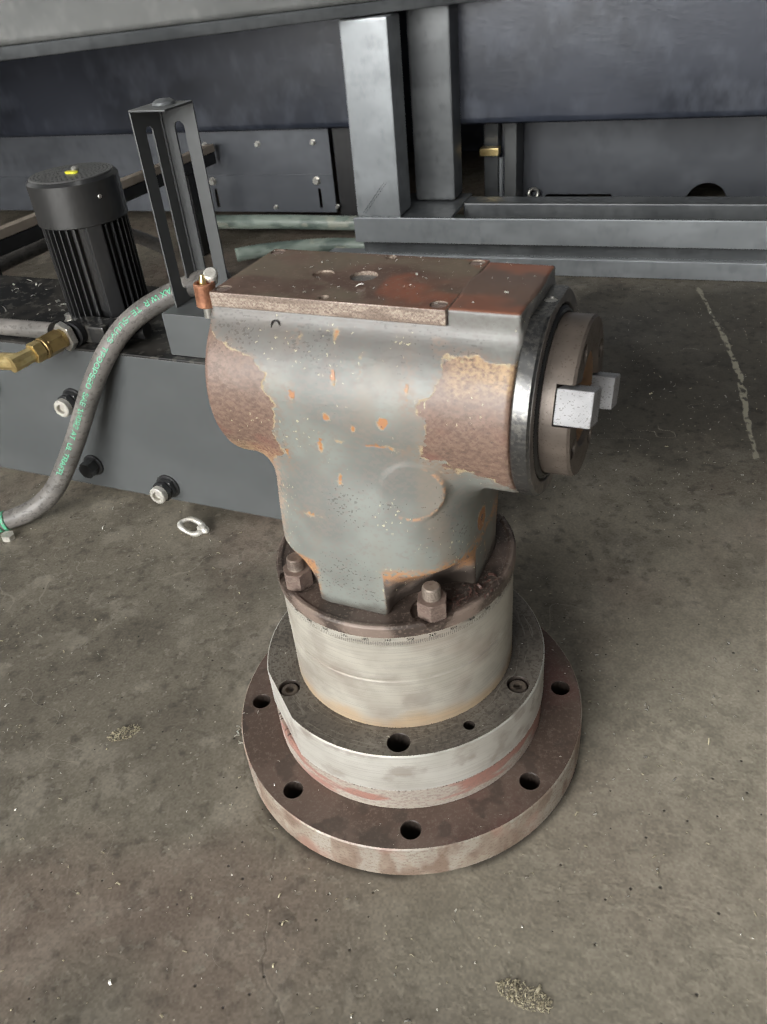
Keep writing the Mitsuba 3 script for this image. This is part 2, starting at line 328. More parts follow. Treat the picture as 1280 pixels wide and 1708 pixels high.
def floor_color(p, n, uv):
    a = fbm(p.x * 3.2, p.y * 3.2, 0.3, 4); b = fbm(p.x * 17, p.y * 17, 1.7, 4); c_ = fbm(p.x * 95, p.y * 95, 3.3, 3); d = noise(p.x * 520, p.y * 520, 2.0)
    c = mix(C(.150, .133, .104), C(.245, .219, .172), smoothstep(.32, .66, a))
    c = mix(c, C(.095, .082, .064), smoothstep(.42, .72, b) * .62)
    c = mix(c, C(.27, .243, .198), smoothstep(.54, .74, fbm(p.x * 24 + 9, p.y * 24, 6.1, 4)) * .55)
    c = mix(c, C(.195, .138, .112), smoothstep(.48, .75, fbm(p.x * 6 + 5, p.y * 6, 9.2, 3)) * .45)
    c = mix(c, C(.055, .047, .038), smoothstep(.5, .8, c_) * .5)
    c = mix(c, C(.235, .21, .17), smoothstep(.60, .75, fbm(p.x * 130, p.y * 130, 7.7, 3)) * .6)
    # worn dusty ground on the right of the head; shade painted behind head and tank
    w = smoothstep(.55, .10, dr.sqrt(dr.square((p.x - .42) / 1.0) + dr.square((p.y + .16) / .75)) + (a - .5) * .5)
    c = mix(c, mix(C(.31, .28, .22), C(.43, .385, .305), smoothstep(.35, .7, c_)), w * .85 * smoothstep(.25, .6, b + .15))
    shade_right = smoothstep(.62, .25, dr.sqrt(dr.square((p.x - .55) / 1.15) + dr.square((p.y - .74) / .82)) + (b - .5) * .5)
    shade_right2 = smoothstep(.55, .2, dr.sqrt(dr.square((p.x + .35) / 1.0) + dr.square((p.y - 1.15) / .75)) + (b - .5) * .4)
    c = c * (1 - .70 * shade_right) * (1 - .74 * shade_right2)
    c = c * (.86 + .28 * d)
    v1, v2, v3 = voronoi(p.x * 75, p.y * 75)
    c = mix(c, C(.022, .019, .016), dr.select(v3 > .93, smoothstep(.16 * (v3 - .9) * 10, .02, v1), 0) * .85)
    u1, u2, u3 = voronoi(p.x * 130 + 40, p.y * 130)
    c = mix(c, C(.42, .39, .32), dr.select(u3 > .955, smoothstep(.15, .05, u1), 0) * .7)
    sc = band(noise(p.x * 9 + p.y * 31, p.y * 7 - p.x * 22, 4.4) - .5, .003) * smoothstep(.6, .75, noise(p.x * 14, p.y * 14, 8.0))
    c = mix(c, C(.30, .27, .22), sc * .5)
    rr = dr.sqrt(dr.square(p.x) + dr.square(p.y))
    c = mix(c, C(.030, .026, .021), dr.exp(-dr.square((rr - .165) / .0045)) * smoothstep(.25, .6, b) * .75)  # contact shadow of the base flange painted as a dark ring
    cr, st = crack_fields(p)
    c = mix(c, C(.032, .027, .022), cr * .30)
    return mix(c, C(.30, .28, .22), st)
CRACK = [(-.172, .010), (-.166, -.045), (-.150, -.078), (-.133, -.115), (-.136, -.175), (-.137, -.225), (-.120, -.268), (-.112, -.33)]
STREAK = [(.690, 1.05), (.648, .82), (.610, .655), (.563, .520), (.540, .445), (.527, .403)]
def polyline(p, pts, wob):
    d = mi.Float(9); dx = (fbm(p.x * 40, p.y * 40, 5.0, 3) - .5) * wob; x, y = p.x + dx, p.y + dx * .7
    for (x0, y0), (x1, y1) in zip(pts[:-1], pts[1:]):
        ex, ey = x1 - x0, y1 - y0; t = dr.clip(((x - x0) * ex + (y - y0) * ey) / (ex * ex + ey * ey), 0, 1)
        d = dr.minimum(d, dr.sqrt(dr.square(x - x0 - ex * t) + dr.square(y - y0 - ey * t)))
    return d
def crack_fields(p):
    br = fbm(p.x * 30 + 1, p.y * 30, 3.0, 3)
    cr = smoothstep(.0016, .0003, polyline(p, CRACK, .016)) * smoothstep(.40, .58, br)
    st = smoothstep(.0052, .0030, polyline(p, STREAK, .006) + (br - .5) * .006) * smoothstep(.28, .5, fbm(p.x * 130, p.y * 130, 2.2, 2)) * .85
    return cr, st
def floor_bump(p, n, uv):
    v1, v2, v3 = voronoi(p.x * 75, p.y * 75)
    pit = dr.select(v3 > .93, smoothstep(.16 * (v3 - .9) * 10, .02, v1), 0)
    return fbm(p.x * 45, p.y * 45, 2.0, 3) * .0007 + fbm(p.x * 280, p.y * 280, 4.0, 2) * .00042 - pit * .0007 - smoothstep(.0016, .0003, polyline(p, CRACK, .016)) * .0002
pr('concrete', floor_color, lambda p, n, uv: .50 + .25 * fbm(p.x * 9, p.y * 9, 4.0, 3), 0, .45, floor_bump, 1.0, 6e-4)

def bed_paint(c1, c2, c3, f=6.):
    def fn(p, n, uv):
        a = fbm(p.x * f, p.y * f, p.z * f * 1.6, 4); b = fbm(p.x * f * 9, p.y * f * 9, p.z * f * 4, 4) * .55 + fbm(p.x * f * 1.3, p.y * f * 1.3, p.z * f * 4, 3) * .45
        c = mix(C(*c1), C(*c2), smoothstep(.35, .65, a))
        return mix(c, C(*c3), smoothstep(.45, .8, b) * .55)
    return fn
leather = lambda p, n, uv: fbm(p.x * 150, p.y * 150, p.z * 150, 2) * .0008
pr('bed_paint', bed_paint((.018, .022, .033), (.033, .039, .056), (.085, .096, .122), 4.), lambda p, n, uv: .18 + .28 * fbm(p.x * 7, p.y * 7, p.z * 7, 3), .1, .5, leather, .22, 1e-3)
pr('beam_paint', bed_paint((.17, .176, .174), (.225, .23, .226), (.34, .34, .33)), lambda p, n, uv: .22 + .3 * fbm(p.x * 13, p.y * 13, p.z * 13, 4), .1, .6, leather, .35, 1e-3)
pr('panel_paint', bed_paint((.070, .076, .088), (.098, .106, .120), (.055, .060, .072)), .38, .1, .5)
pr('rail_paint', bed_paint((.25, .267, .28), (.31, .33, .345), (.17, .182, .193), 9.), lambda p, n, uv: .22 + .26 * fbm(p.x * 14, p.y * 14, p.z * 14, 3), .35, .5, fine_bump(.00005, 200.), 1.0)
pr('rail_dark', bed_paint((.085, .091, .096), (.118, .125, .130), (.055, .059, .063), 9.), .34, .2, .5)
pr('tank_paint', bed_paint((.074, .080, .082), (.088, .094, .096), (.080, .084, .086), 5.), .42, 0, .5, fine_bump(.00004, 260.), 1.0)
pr('black_paint', (.016, .016, .017), .34, 0, .5)
def oily_top(p, n, uv):
    a, b = fbm(p.x * 20, p.y * 20, 1.0, 3), fbm(p.x * 140, p.y * 140, 2.0, 3)
    return mix(mix(C(.018, .018, .018), C(.040, .037, .033), smoothstep(.4, .65, a)), C(.09, .085, .075), smoothstep(.6, .75, b) * .6)
pr('oily_black', oily_top, .3, 0, .5, fine_bump(.0002, 200.), 1.0)
pr('bracket_paint', (.090, .094, .096), .34, .2, .5)
MOT = TU * -.5690 + TV * .350
def grille_color(p, n, uv):
    x, y = p.x - MOT[0], p.y - MOT[1]; r = dr.sqrt(x * x + y * y); k = dr.floor(r / .0048)
    a = dr.atan2(y, x) * (k * 6.2832 * .0048) / (.0058 * 6.2832); fa, fr_ = a - dr.floor(a) - .5, r / .0048 - k - .5
    h = smoothstep(.36, .26, dr.sqrt(fa * fa + fr_ * fr_)) * dr.select((k > 2) & (r < .050), 1, 0)
    return mix(C(.075, .075, .075), C(.002, .002, .002), h)
pr('fan_grille', grille_color, .32, .1, .5)
pr('motor_paint', (.022, .0225, .0235), .28, .2, .7, clearcoat=1.0, clearcoat_gloss=.88)
pr('sticker_yellow', (.62, .58, .03), .5)
pr('zinc', metal_mix((.62, .61, .57), (.50, .49, .46), (.36, .34, .30), 80., 400.), .28, .8)
pr('zinc_pale', metal_mix((.62, .60, .55), (.52, .50, .45), (.34, .31, .26), 120., 500.), .40, .35)
pr('brass', metal_mix((.78, .62, .30), (.66, .50, .22), (.48, .35, .15), 70., 300.), .24, .8)
pr('bronze', metal_mix((.36, .26, .11), (.27, .19, .08), (.20, .14, .06), 70., 300.), .34, .7)
pr('copper', metal_mix((.58, .28, .17), (.44, .20, .12), (.26, .12, .07), 70., 300.), .34, .7)
def hose_color(p, n, uv):
    a, b = fbm(p.x * 30, p.y * 30, p.z * 30, 3), fbm(p.x * 240, p.y * 240, p.z * 240, 2)
    return mix(mix(C(.125, .118, .110), C(.185, .172, .160), smoothstep(.35, .65, a)), C(.06, .055, .05), smoothstep(.55, .75, b) * .5)
pr('hose_rubber', hose_color, .45, 0, .5, fine_bump(.0001, 400.), 1.0)
pr('green_print', lambda p, n, uv: mix(C(.11, .42, .25), C(.15, .17, .14), smoothstep(.56, .74, fbm(p.x * 260, p.y * 260, p.z * 260, 3))), .5)
pr('pale_hose', lambda p, n, uv: mix(mix(C(.26, .31, .27), C(.13, .17, .15), smoothstep(.4, .65, fbm(p.x * 16, p.y * 16, p.z * 30, 3))), C(.42, .42, .34), smoothstep(.56, .7, fbm(p.x * 30, p.y * 30, p.z * 40, 3)) * .6), .4)
pr('beige_bar', bed_paint((.26, .22, .18), (.33, .28, .23), (.18, .15, .12), 9.), .6)  # mottled beige for the top of the bar
pr('chip_steel', (.72, .70, .64), .28, .75, .5)
pr('chip_dull', (.46, .41, .29), .55, .2, .5)
pr('cream_chip', (.62, .57, .34), .5)

# ------------------------------------------------------------------ floor
g = 15.0
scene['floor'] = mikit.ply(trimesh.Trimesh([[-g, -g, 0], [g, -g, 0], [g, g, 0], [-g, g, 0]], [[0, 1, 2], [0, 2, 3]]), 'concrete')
labels['floor'] = {'label': 'stained grey brown concrete workshop floor with scattered metal chips', 'kind': 'structure'}

# ------------------------------------------------------------------ machine behind: bed, panels
def mbox(u0, u1, v0, v1, z0, z1, r=.002): return xf(rbox(u0, u1, v0, v1, z0, z1, r), MM)
def plate_with_holes(u0, u1, v0, v1, z0, z1, holes, r=.001):
    m = rbox(u0, u1, v0, v1, z0, z1, r)
    for h in holes: m = m - h
    return xf(m, MM)
bed = thing('machine_bed', 'dark blue grey steel machine bed spanning the background above the floor', 'machine')
add(bed + '__bed_panel', mbox(-4.2, 3.2, 1.45, 1.60, .280, .86, .018), 'bed_paint', 40)
add(bed + '__light_block', mbox(-4.2, 3.2, 1.62, 3.2, .78, .83), 'bed_paint', 40)  # unseen slab added to keep overhead light off the space below
add(bed + '__backing_block', mbox(-4.2, 3.2, 2.5, 2.53, 0.002, .775), 'bed_paint', 40)  # dark backing added to block the ambient light behind the gaps
tilt = lambda u, v, z: m3.Manifold.cylinder(.1, .0485, .0485, 48).rotate([90, 0, 0]).translate([u, v + .05, z])
add(bed + '__lower_panel', plate_with_holes(-.262, 3.2, 1.70, 1.712, .012, .775, [tilt(.2485, 1.706, .0435), rbox(-.147, .021, 1.68, 1.73, .035, .0655, .004)]), 'panel_paint', 40, 'recessed panel with a round and a flat hole')
add(bed + '__side_rib', mbox(-.300, -.264, 1.66, 1.74, .002, .6), 'rail_dark', 40)
add(bed + '__side_rib', mbox(-.235, -.205, 1.60, 1.695, .002, .278), 'bracket_paint', 40)
add(bed + '__brass_block', mbox(-.300, -.252, 1.61, 1.64, .180, .198), 'brass', 40)
add(bed + '__thin_pipe', along(cyl(.006, .17, seg=16), MU * -.249 + MV * 1.63 + np.array([0, 0, .002]), (0, 0, 1)), 'rail_paint', 40)
add(bed + '__eyelet', along(rev([(.012 + .004 * math.cos(a), .004 * math.sin(a)) for a in np.linspace(0, 2 * math.pi, 12, endpoint=False)], 24), MU * -.175 + MV * 1.68 + np.array([0, 0, .072]), MV * -1 + np.array([.3, 0, .2])), 'zinc', 40)
cov = thing('bolted_cover', 'light grey cover plate bolted on under the dark bed, left of the front post', 'cover plate')
slot = lambda u, w, z0, z1: rbox(u - w, u + w, 1.47, 1.53, z0, z1, .002)
add(cov + '__plate', plate_with_holes(-3.8, -.657, 1.50, 1.504, .072, .2775, [slot(-.699, .0042, .084, .132), slot(-1.005, .0042, .084, .132)], .0008), 'panel_paint', 40)
add(cov + '__fold', mbox(-3.8, -.660, 1.496, 1.4995, .1655, .168, .0005), 'panel_paint', 40)
for (u, z, b) in ((-.855, .243, 0), (-.700, .244, 0), (-1.010, .243, 0), (-.703, .152, 1), (-1.007, .152, 1), (-.83, .086, 2), (-.652, .088, 2)):
    r = (.0075, .0105, .0055)[b]
    k = add(cov + '__bolt', along(join(disc(r, 0, .002, .0003, .0006, 24), xf(hexa(r * 1.35, .0085), np.array(T().translate([0, 0, .002]).matrix))), MU * u + MV * 1.4998 + np.array([0, 0, z]), -MV), 'zinc', 30)
add('dark_gap_sheet', mbox(-.652, -.56, 1.512, 1.52, .03, .275), 'black_paint', 30, 'near black sheet added in place of the dark gap beside the front post', 'plate')  # black sheet filling what is only a dark gap

# the support frame of square tube
fr = thing('support_frame', 'grey square tube support frame with two posts and long low rails', 'frame')
add(fr + '__front_post', mbox(-.503, -.398, 1.252, 1.335, .132, .520, .006), 'rail_paint', 40)
add(fr + '__rear_post', mbox(-.403, -.306, 1.385, 1.46, .132, .62, .008), 'rail_dark', 40)
add(fr + '__front_rail', mbox(-.512, 3.0, 1.25, 1.2565, .076, .1315, .0016), 'rail_paint', 40)
add(fr + '__front_rail_flange', mbox(-.509, 3.0, 1.2567, 1.29, .0765, .081, .0012), 'rail_paint', 40)
add(fr + '__corner_plate', mbox(-.509, -.285, 1.2568, 1.462, .124, .1305, .001), 'rail_dark', 40)
add(fr + '__rear_rail', mbox(-.284, 3.0, 1.371, 1.431, .071, .1312, .004), 'rail_dark', 40)
add(fr + '__web', mbox(-.509, 3.0, 1.2925, 1.298, .030, .0805, .001), 'rail_dark', 40)
add(fr + '__base_rail', mbox(-.60, 3.0, 1.276, 1.2815, .001, .0385, .0018), 'rail_paint', 40)
add(fr + '__base_rail_flange', mbox(-.60, 3.0, 1.2817, 1.32, .0345, .0385, .001), 'rail_paint', 40)
def bead(u0, u1, v, z, n, r):
    b = []
    for k in range(n):
        s = trimesh.creation.icosphere(1, r * rng.uniform(.6, 1.25)); s.apply_translation([u0 + (u1 - u0) * (k + rng.uniform(.2, .8)) / n, v, z + rng.normal(0, r * .25)]); b.append(s)
    return xf(join(*b), MM)
add(fr + '__weld_bead', bead(-.50, -.40, 1.2535, .1325, 26, .0028), 'rail_paint', True, kind='stuff')
add(fr + '__weld_bead', bead(-.285, .9, 1.2520, .1305, 60, .0016), 'rail_paint', True, kind='stuff')

# the big light beam at the top left
BM = rot(16.5)
bx0 = BM[:3, 0]; by0 = BM[:3, 1]
Pb = MU * -.470 + MV * 1.215; bu, bv = Pb @ bx0, Pb @ by0
cb = thing('cover_beam', 'pale grey textured beam crossing the top left above the motor', 'beam')
add(cb + '__face', xf(rbox(bu - 2.2, bu + .62, bv, bv + .05, .545, 1.6, .012, 5), BM), 'beam_paint', 40)
add(cb + '__lip', xf(rbox(bu - 2.2, bu + .62, bv + .003, bv + .05, .523, .5448, .004), BM), 'rail_dark', 40)

# low things on the floor behind the tank
pale = add('pale_green_hose', tube(spline([MU * u + MV * v + np.array([0, 0, z]) for u, v, z in ((-1.09, 1.49, .051), (-1.02, 1.482, .050), (-.85, 1.480, .052), (-.66, 1.484, .050), (-.5, 1.50, .046), (-.2, 1.55, .040))], 90), .0185, 18), 'pale_hose', True, 'pale green hose lying level below the bolted cover', 'hose')
ba = thing('ledge_bar', 'beige topped bar running back above the floor behind the motor', 'bar')
def bar(u0, v0, u1, v1, z0, z1, w):
    a, b = MU * u0 + MV * v0, MU * u1 + MV * v1; d = b - a; L_ = np.linalg.norm(d); d /= L_
    M = np.eye(4); M[:3, 0] = d; M[:3, 1] = np.cross([0, 0, 1.], d); M[:3, 3] = a
    return xf(rbox(0, L_, -w, w, z0, z1, .002), M)
add(ba + '__rail', bar(-1.066, .60, -.979, 1.475, .232, .250, .011), 'beige_bar', 30)
add(ba + '__skirt', bar(-1.066, .60, -.979, 1.475, .203, .2315, .009), 'black_paint', 30)
for q in (.1, .85): add(ba + '__leg', bar(-1.066 + .087 * q, .60 + .875 * q, -1.066 + .087 * q + .004, .60 + .875 * q + .03,   .001, .2028, .009), 'black_paint', 30)
add('thick_black_hose', tube(spline([MU * u + MV * v + np.array([0, 0, z]) for u, v, z in ((-1.125, .40, .174), (-1.113, .60, .172), (-1.107, .78, .170), (-1.102, .92, .168), (-1.098, 1.05, .155), (-1.09, 1.18, .11), (-1.06, 1.30, .03))], 60), .0165, 20), 'hose_rubber', True, 'thick grey black hose entering at the left edge behind the motor', 'hose')
add('thin_cable', tube(spline([MU * u + MV * v + np.array([0, 0, z]) for u, v, z in ((-1.7, 1.02, .012), (-1.5, 1.10, .03), (-1.36, 1.06, .02), (-1.22, 1.00, .014), (-1.05, 1.05, .012))], 60), .006, 10), 'hose_rubber', True, 'thin dark cable loose on the floor left of the motor', 'cable')
add('threaded_rod', along(join(*[disc(.0062 if k % 2 else .0050, k * .0022, (k + 1) * .0022, .0004, .0004, 14) for k in range(40)]), MU * -.80 + MV * 1.06 + np.array([0, 0, .055]), MU * .8 - MV * .5 + np.array([0, 0, -.12])), 'black_paint', 30, 'short black threaded rod sticking out behind the top plate', 'rod')

# ------------------------------------------------------------------ hydraulic tank with its plugs
ZT = .2405
def tbox(u0, u1, v0, v1, z0, z1, r=.0015): return xf(rbox(u0, u1, v0, v1, z0, z1, r), TM)
def tpt(u, v, z): return TU * u + TV * v + np.array([0, 0, z])
tank = thing('hydraulic_tank', 'dark grey sheet steel hydraulic tank on the floor behind the milling head', 'tank')
add(tank + '__body', tbox(-1.15, -.045, .254, .470, .012, ZT - .004, .003), 'tank_paint', 40)
add(tank + '__lid', tbox(-1.155, -.040, .2505, .474, ZT - .0035, ZT, .0012), 'oily_black', 40)
for u in (-1.05, -.12): add(tank + '__foot', tbox(u - .03, u + .03, .27, .46, .001, .0115), 'black_paint', 40)
def plug(u, z, dirv, kind):
    nonloc = tpt(u, .254, z)
    d = -TV
    if kind == 'zinc':
        k = add(tank + '__plug', along(disc(.0125, .0195, .029, .0004, .0015, 32, .0) - hexa(.0125, .02).translate([0, 0, .0225]), nonloc, d), 'zinc_pale', 30, 'pale socket plug in black nuts')
        add(k + '__washer', along(disc(.0185, .0002, .0035, .0006, .0008, 32), nonloc, d), 'motor_paint', 30)
        add(k + '__nut', along(hexa(.029, .007).translate([0, 0, .0036]), nonloc, d, .3), 'motor_paint', 25)
        add(k + '__nut', along(hexa(.026, .0075).translate([0, 0, .0118]), nonloc, d, .7), 'motor_paint', 25)
        add(k + '__socket_insert', along(hexa(.0085, .003).translate([0, 0, .0228]), nonloc, d), 'zinc_pale', 25)
    else:
        k = add(tank + '__plug', along(hexa(.022, .016), nonloc + d * .0042, d, .5), 'motor_paint', 25, 'black hexagon plug')
        add(k + '__washer', along(disc(.0165, .0002, .004, .0006, .0008, 32), nonloc, d), 'motor_paint', 30)
plug(-.589, .1585, 0, 'zinc'); plug(-.466, .0370, 0, 'zinc'); plug(-.594, .0520, 0, 'black'); plug(-.742, .166, 0, 'black')

# the box and the slotted angle on the tank
add('mounting_box', join(tbox(-.407, -.27, .2605, .345, ZT + .0005, .2955, .0012)), 'tank_paint', 40, 'small dark grey box on the tank under the slotted angle', 'box')
ang = thing('slotted_angle', 'tall dark steel angle with two long slots, standing on the box', 'bracket')
Z0, Z1 = .296, .516
def slot_v(c, w, z0, z1, axis):
    a = [m3.Manifold.cylinder(.06, w, w, 24).rotate([90, 0, 0]).translate([0, .03, z]) for z in (z0 + w, z1 - w)]
    m = m3.Manifold.batch_hull(a)
    return m.translate([c, .2805, 0]) if axis == 'u' else m.rotate([0, 0, 90]).translate([-.3505, c, 0])
def slot_v(c, w, z0, z1, axis):
    m = m3.Manifold.batch_hull([m3.Manifold.cylinder(.06, w, w, 24).rotate([90, 0, 0]).translate([0, .03, z]) for z in (z0 + w, z1 - w)])
    return m.translate([c, .331, 0]) if axis == 'u' else m.rotate([0, 0, 90]).translate([-.3965, c, 0])
legA = rbox(-.3977, -.3955, .2785, .3320, Z0, Z1 - .0023, .0006) - slot_v(.3045, .0066, .312, .496, 'v')
legB = rbox(-.3977, -.3500, .3298, .3320, Z0, Z1 - .0023, .0006) - slot_v(-.3735, .0066, .318, .496, 'u')
bend = m3.Manifold.cylinder(Z1 - .003 - Z0, .0045, .0045, 24).translate([-.3935, .3278, Z0]) ^ m3.Manifold.cube([.0045, .0045, .4]).translate([-.3977, .3275, Z0])
add(ang + '__angle', xf(legA + legB + bend, TM), 'bracket_paint', 30)
add(ang + '__lid', xf(rbox(-.3977, -.3500, .2785, .3320, Z1 - .0022, Z1, .0006), TM), 'bracket_paint', 30)
add(ang + '__dome_nut', xf(rev([(0, 0), (.013, 0), (.012, .0025), (.008, .005), (0, .006)], 28).translate([-.374, .312, Z1 + .0002]), TM), 'rail_dark', 30)
cf = thing('copper_fitting', 'copper coloured cylinder fitting at the foot of the slotted angle', 'fitting')
cp = tpt(-.337, .262, .302)
add(cf + '__barrel', along(rev([(0, 0), (.0118, 0), (.0125, .001), (.0125, .026), (.0112, .0275), (.0085, .0275), (.0085, .024), (0, .024)], 40), cp + np.array([0, 0, .008]), (0.05, 0, 1)), 'copper', 30)
add(cf + '__stem', along(cyl(.0062, .0155, seg=24), cp + np.array([0, 0, -.0062]), (0.03, 0, 1)), 'zinc', 30)
add(cf + '__nipple', along(rev([(0, 0), (.0042, 0), (.0042, .006), (.0015, .0125), (0, .0125)], 20), cp + np.array([0, 0, .0322]), (0.05, 0, 1)), 'brass', 30)
add(cf + '__screw', along(join(hexa(.012, .010), disc(.0085, .010, .017, .001, .002, 20)), tpt(-.3335, .277, .334), TU * .3 - TV * .5 + np.array([0, 0, .8])), 'zinc_pale', 25)

# electric motor
mt = thing('electric_motor', 'black finned electric motor standing upright on the tank lid', 'motor')
mo = np.array([MOT[0], MOT[1], 0])
MO = rot(-26.1, mo)
add(mt + '__body', xf(disc(.0465, ZT + .016, .392, .001, .001, 96), MO), 'motor_paint', 40)
add(mt + '__flange', xf(disc(.062, ZT + .0005, ZT + .010, .001, .0015, 64) + disc(.053, ZT + .010, ZT + .017, .001, .003, 64), MO), 'black_paint', 30)
for k in range(4):
    a = math.radians(45 + 90 * k); add(mt + '__flange_bolt', along(join(disc(.0085, 0, .0015, .0003, .0003, 20), xf(hexa(.012, .0075), np.array(T().translate([0, 0, .0015]).matrix))), mo + TU * .0555 * math.cos(a) + TV * .0555 * math.sin(a) + np.array([0, 0, ZT + .0104]), (0, 0, 1)), 'zinc' if k > 1 else 'black_paint', 25)
pad = -38
fin = rbox(.0455, .0550, -.0011, .0011, ZT + .020, .390, .0009)
for k in range(34):
    dg = k * 360 / 34
    if abs((dg - pad + 180) % 360 - 180) < 15: continue
    add(mt + '__fin', xf(fin.rotate([0, 0, dg]), MO), 'motor_paint', 30)
add(mt + '__pad', xf(rbox(.043, .0560, -.0105, .0105, ZT + .018, .391, .0025).rotate([0, 0, pad]), MO), 'motor_paint', 30)
cap = disc(.0572, .379, .4335, .001, .004, 96) - cyl(.0560, .02, (0, 0, .377), 96)
cv = add(mt + '__fan_cover', xf(cap, MO), 'motor_paint', 30)
add(cv + '__grille', xf(disc(.0528, .43355, .4352, .0002, .0010, 96), MO), 'fan_grille', 30)
add(cv + '__sticker', xf(m3.Manifold.cylinder(.0016, .010, .010, 32).scale([1, .55, 1]).translate([.004, -.003, .4353]), MO), 'sticker_yellow', 30)
add(cv + '__hub_screw', xf(disc(.0052, .4353, .4395, .0003, .0018, 24).translate([-.003, .012, 0]), MO), 'zinc', 30)
add(cv + '__screw', along(disc(.0028, 0, .0018, .0003, .0008, 16), mo + (TU * math.cos(-.35) + TV * math.sin(-.35)) * .0570 + np.array([0, 0, .412]), TU * math.cos(-.35) + TV * math.sin(-.35)), 'zinc', 30)

# pump block and brass elbow
pb = thing('pump_block', 'oily black pump block on the tank lid beside the motor foot', 'pump')
add(pb + '__block', tbox(-.572, -.512, .266, .300, ZT + .0006, .266, .004), 'oily_black', 30)
add(pb + '__port', along(disc(.0165, 0, .012, .001, .002, 28), tpt(-.556, .2655, .257), -TV), 'black_paint', 30)
add(pb + '__link', along(cyl(.011, .05, seg=24), tpt(-.512, .284, .2555), TU * 1 + TV * .15), 'black_paint', 30)
el = thing('brass_elbow', 'brass elbow fitting with hexagon nuts, left end above the tank edge', 'fitting')
ax0 = tpt(-.560, .252, .2575); d1 = -TV * .97 - TU * .20 + np.array([0, 0, -.05]); d1 /= np.linalg.norm(d1)
add(el + '__lock_nut', along(hexa(.034, .008), ax0, d1, .2), 'zinc', 25)
add(el + '__bronze_hex', along(join(disc(.0125, .008, .014, .001, .001, 32), xf(hexa(.0255, .022), np.array(T().translate([0, 0, .014]).matrix))), ax0, d1, .1), 'bronze', 25)
add(el + '__collar', along(disc(.0145, .0365, .0415, .001, .001, 12), ax0, d1), 'bronze', 25)
add(el + '__compression_nut', along(hexa(.0235, .013).translate([0, 0, .043]), ax0, d1, .5), 'brass', 25)
e0, e1 = ax0 + d1 * .056, ax0 + d1 * .088
d2 = -TU * .98 - TV * .15; d2 /= np.linalg.norm(d2)
add(el + '__elbow', tri(m3.Manifold.hull(man(along(cyl(.0095, .02, seg=10), e0, d1)) + man(along(cyl(.0105, .012, seg=10), e1 - d1 * .012, d1))) + m3.Manifold.hull(man(along(cyl(.0108, .004, seg=10), e1 - d1 * .01, d2)) + man(along(cyl(.0108, .036, seg=10), e1 - d1 * .0105, d2)))), 'brass', 25)
add(el + '__end_nut', along(hexa(.030, .02), e1 - d1 * .0105 + d2 * .0365, d2, .4), 'zinc_pale', 25)
add('short_black_pipe', along(cyl(.0115, .16, seg=24), tpt(-.600, .268, .2530), -TU * 1 - TV * .02), 'hose_rubber', 30, 'short dark pipe lying along the tank edge behind the brass elbow', 'pipe')

# printed hydraulic hose
hz = thing('hydraulic_hose', 'grey rubber hydraulic hose with green print looping from the tank to the floor', 'hose')
hp = [tpt(u, v, z) for u, v, z in ((-.412, .392, .243), (-.398, .378, .285), (-.376, .345, .312), (-.430, .300, .298), (-.478, .262, .266), (-.507, .236, .224), (-.549, .216, .150), (-.589, .196, .080), (-.625, .174, .034), (-.672, .140, .0145), (-.735, .100, .0128), (-.86, .08, .0128))]
hpath = spline(hp, 220); HR = .0138
add(hz + '__rubber', tube(hpath, HR, 28), 'hose_rubber', True)
seg = np.r_[0, np.cumsum(np.linalg.norm(np.diff(hpath, axis=0), axis=1))]; hcs = CubicSpline(seg, hpath)
def on_hose(verts, s0, lift=.0004, phi0=0.0):
    s = s0 + verts[:, 0]; c, t = hcs(s), hcs(s, 1); t /= np.linalg.norm(t, axis=1, keepdims=True)
    w = np.array([.15, -.80, .62]); n1 = w - t * (t @ w)[:, None]; n1 /= np.linalg.norm(n1, axis=1, keepdims=True); uu = np.cross(n1, t)
    ph = verts[:, 1] / HR + phi0; r = (HR + lift + verts[:, 2])[:, None]
    return c + r * (np.cos(ph)[:, None] * n1 + np.sin(ph)[:, None] * uu)
txt = meshkit.text_mesh('MAX W.R  TE-SUU9S  TFOOPSEO  SAE 100R2 AT  UL TRAFFL',   .0068, .0003, True)
txt = txt.subdivide_to_size(.004) if hasattr(txt, 'subdivide_to_size') else txt
L = txt.bounds[1, 0]; s_a = seg[int(np.argmin(np.linalg.norm(hpath - tpt(-.408, .318, .305), axis=1)))]; s_b = seg[int(np.argmin(np.linalg.norm(hpath - tpt(-.592, .194, .076), axis=1)))]
tv = np.array(txt.vertices); tv[:, 0] *= (s_b - s_a) / L; tv[:, 1] -= .0034
add(hz + '__printed_text', trimesh.Trimesh(on_hose(tv, s_a), txt.faces, process=False), 'green_print', False, 'green lettering printed along the hose')
sl0 = seg[int(np.argmin(np.linalg.norm(hpath - tpt(-.690, .128, .0138), axis=1)))]
for k in range(6):
    add(hz + '__green_band', tube(hcs(np.linspace(sl0 - .022 + k * .008, sl0 - .022 + k * .008 + .0055, 4)), HR + .0006, 28), 'green_print', True)

# green printed hose further back
h2 = add('green_printed_hose', tube(spline([MU * u + MV * v + np.array([0, 0, z]) for u, v, z in ((-.84, 1.262, .034), (-.80, 1.285, .036), (-.72, 1.33, .034), (-.62, 1.37, .030), (-.5, 1.39, .022), (-.35, 1.40, .02))], 60), .0165, 18), 'pale_hose', True, 'dusty greenish hose on the floor just above the top plate', 'hose')

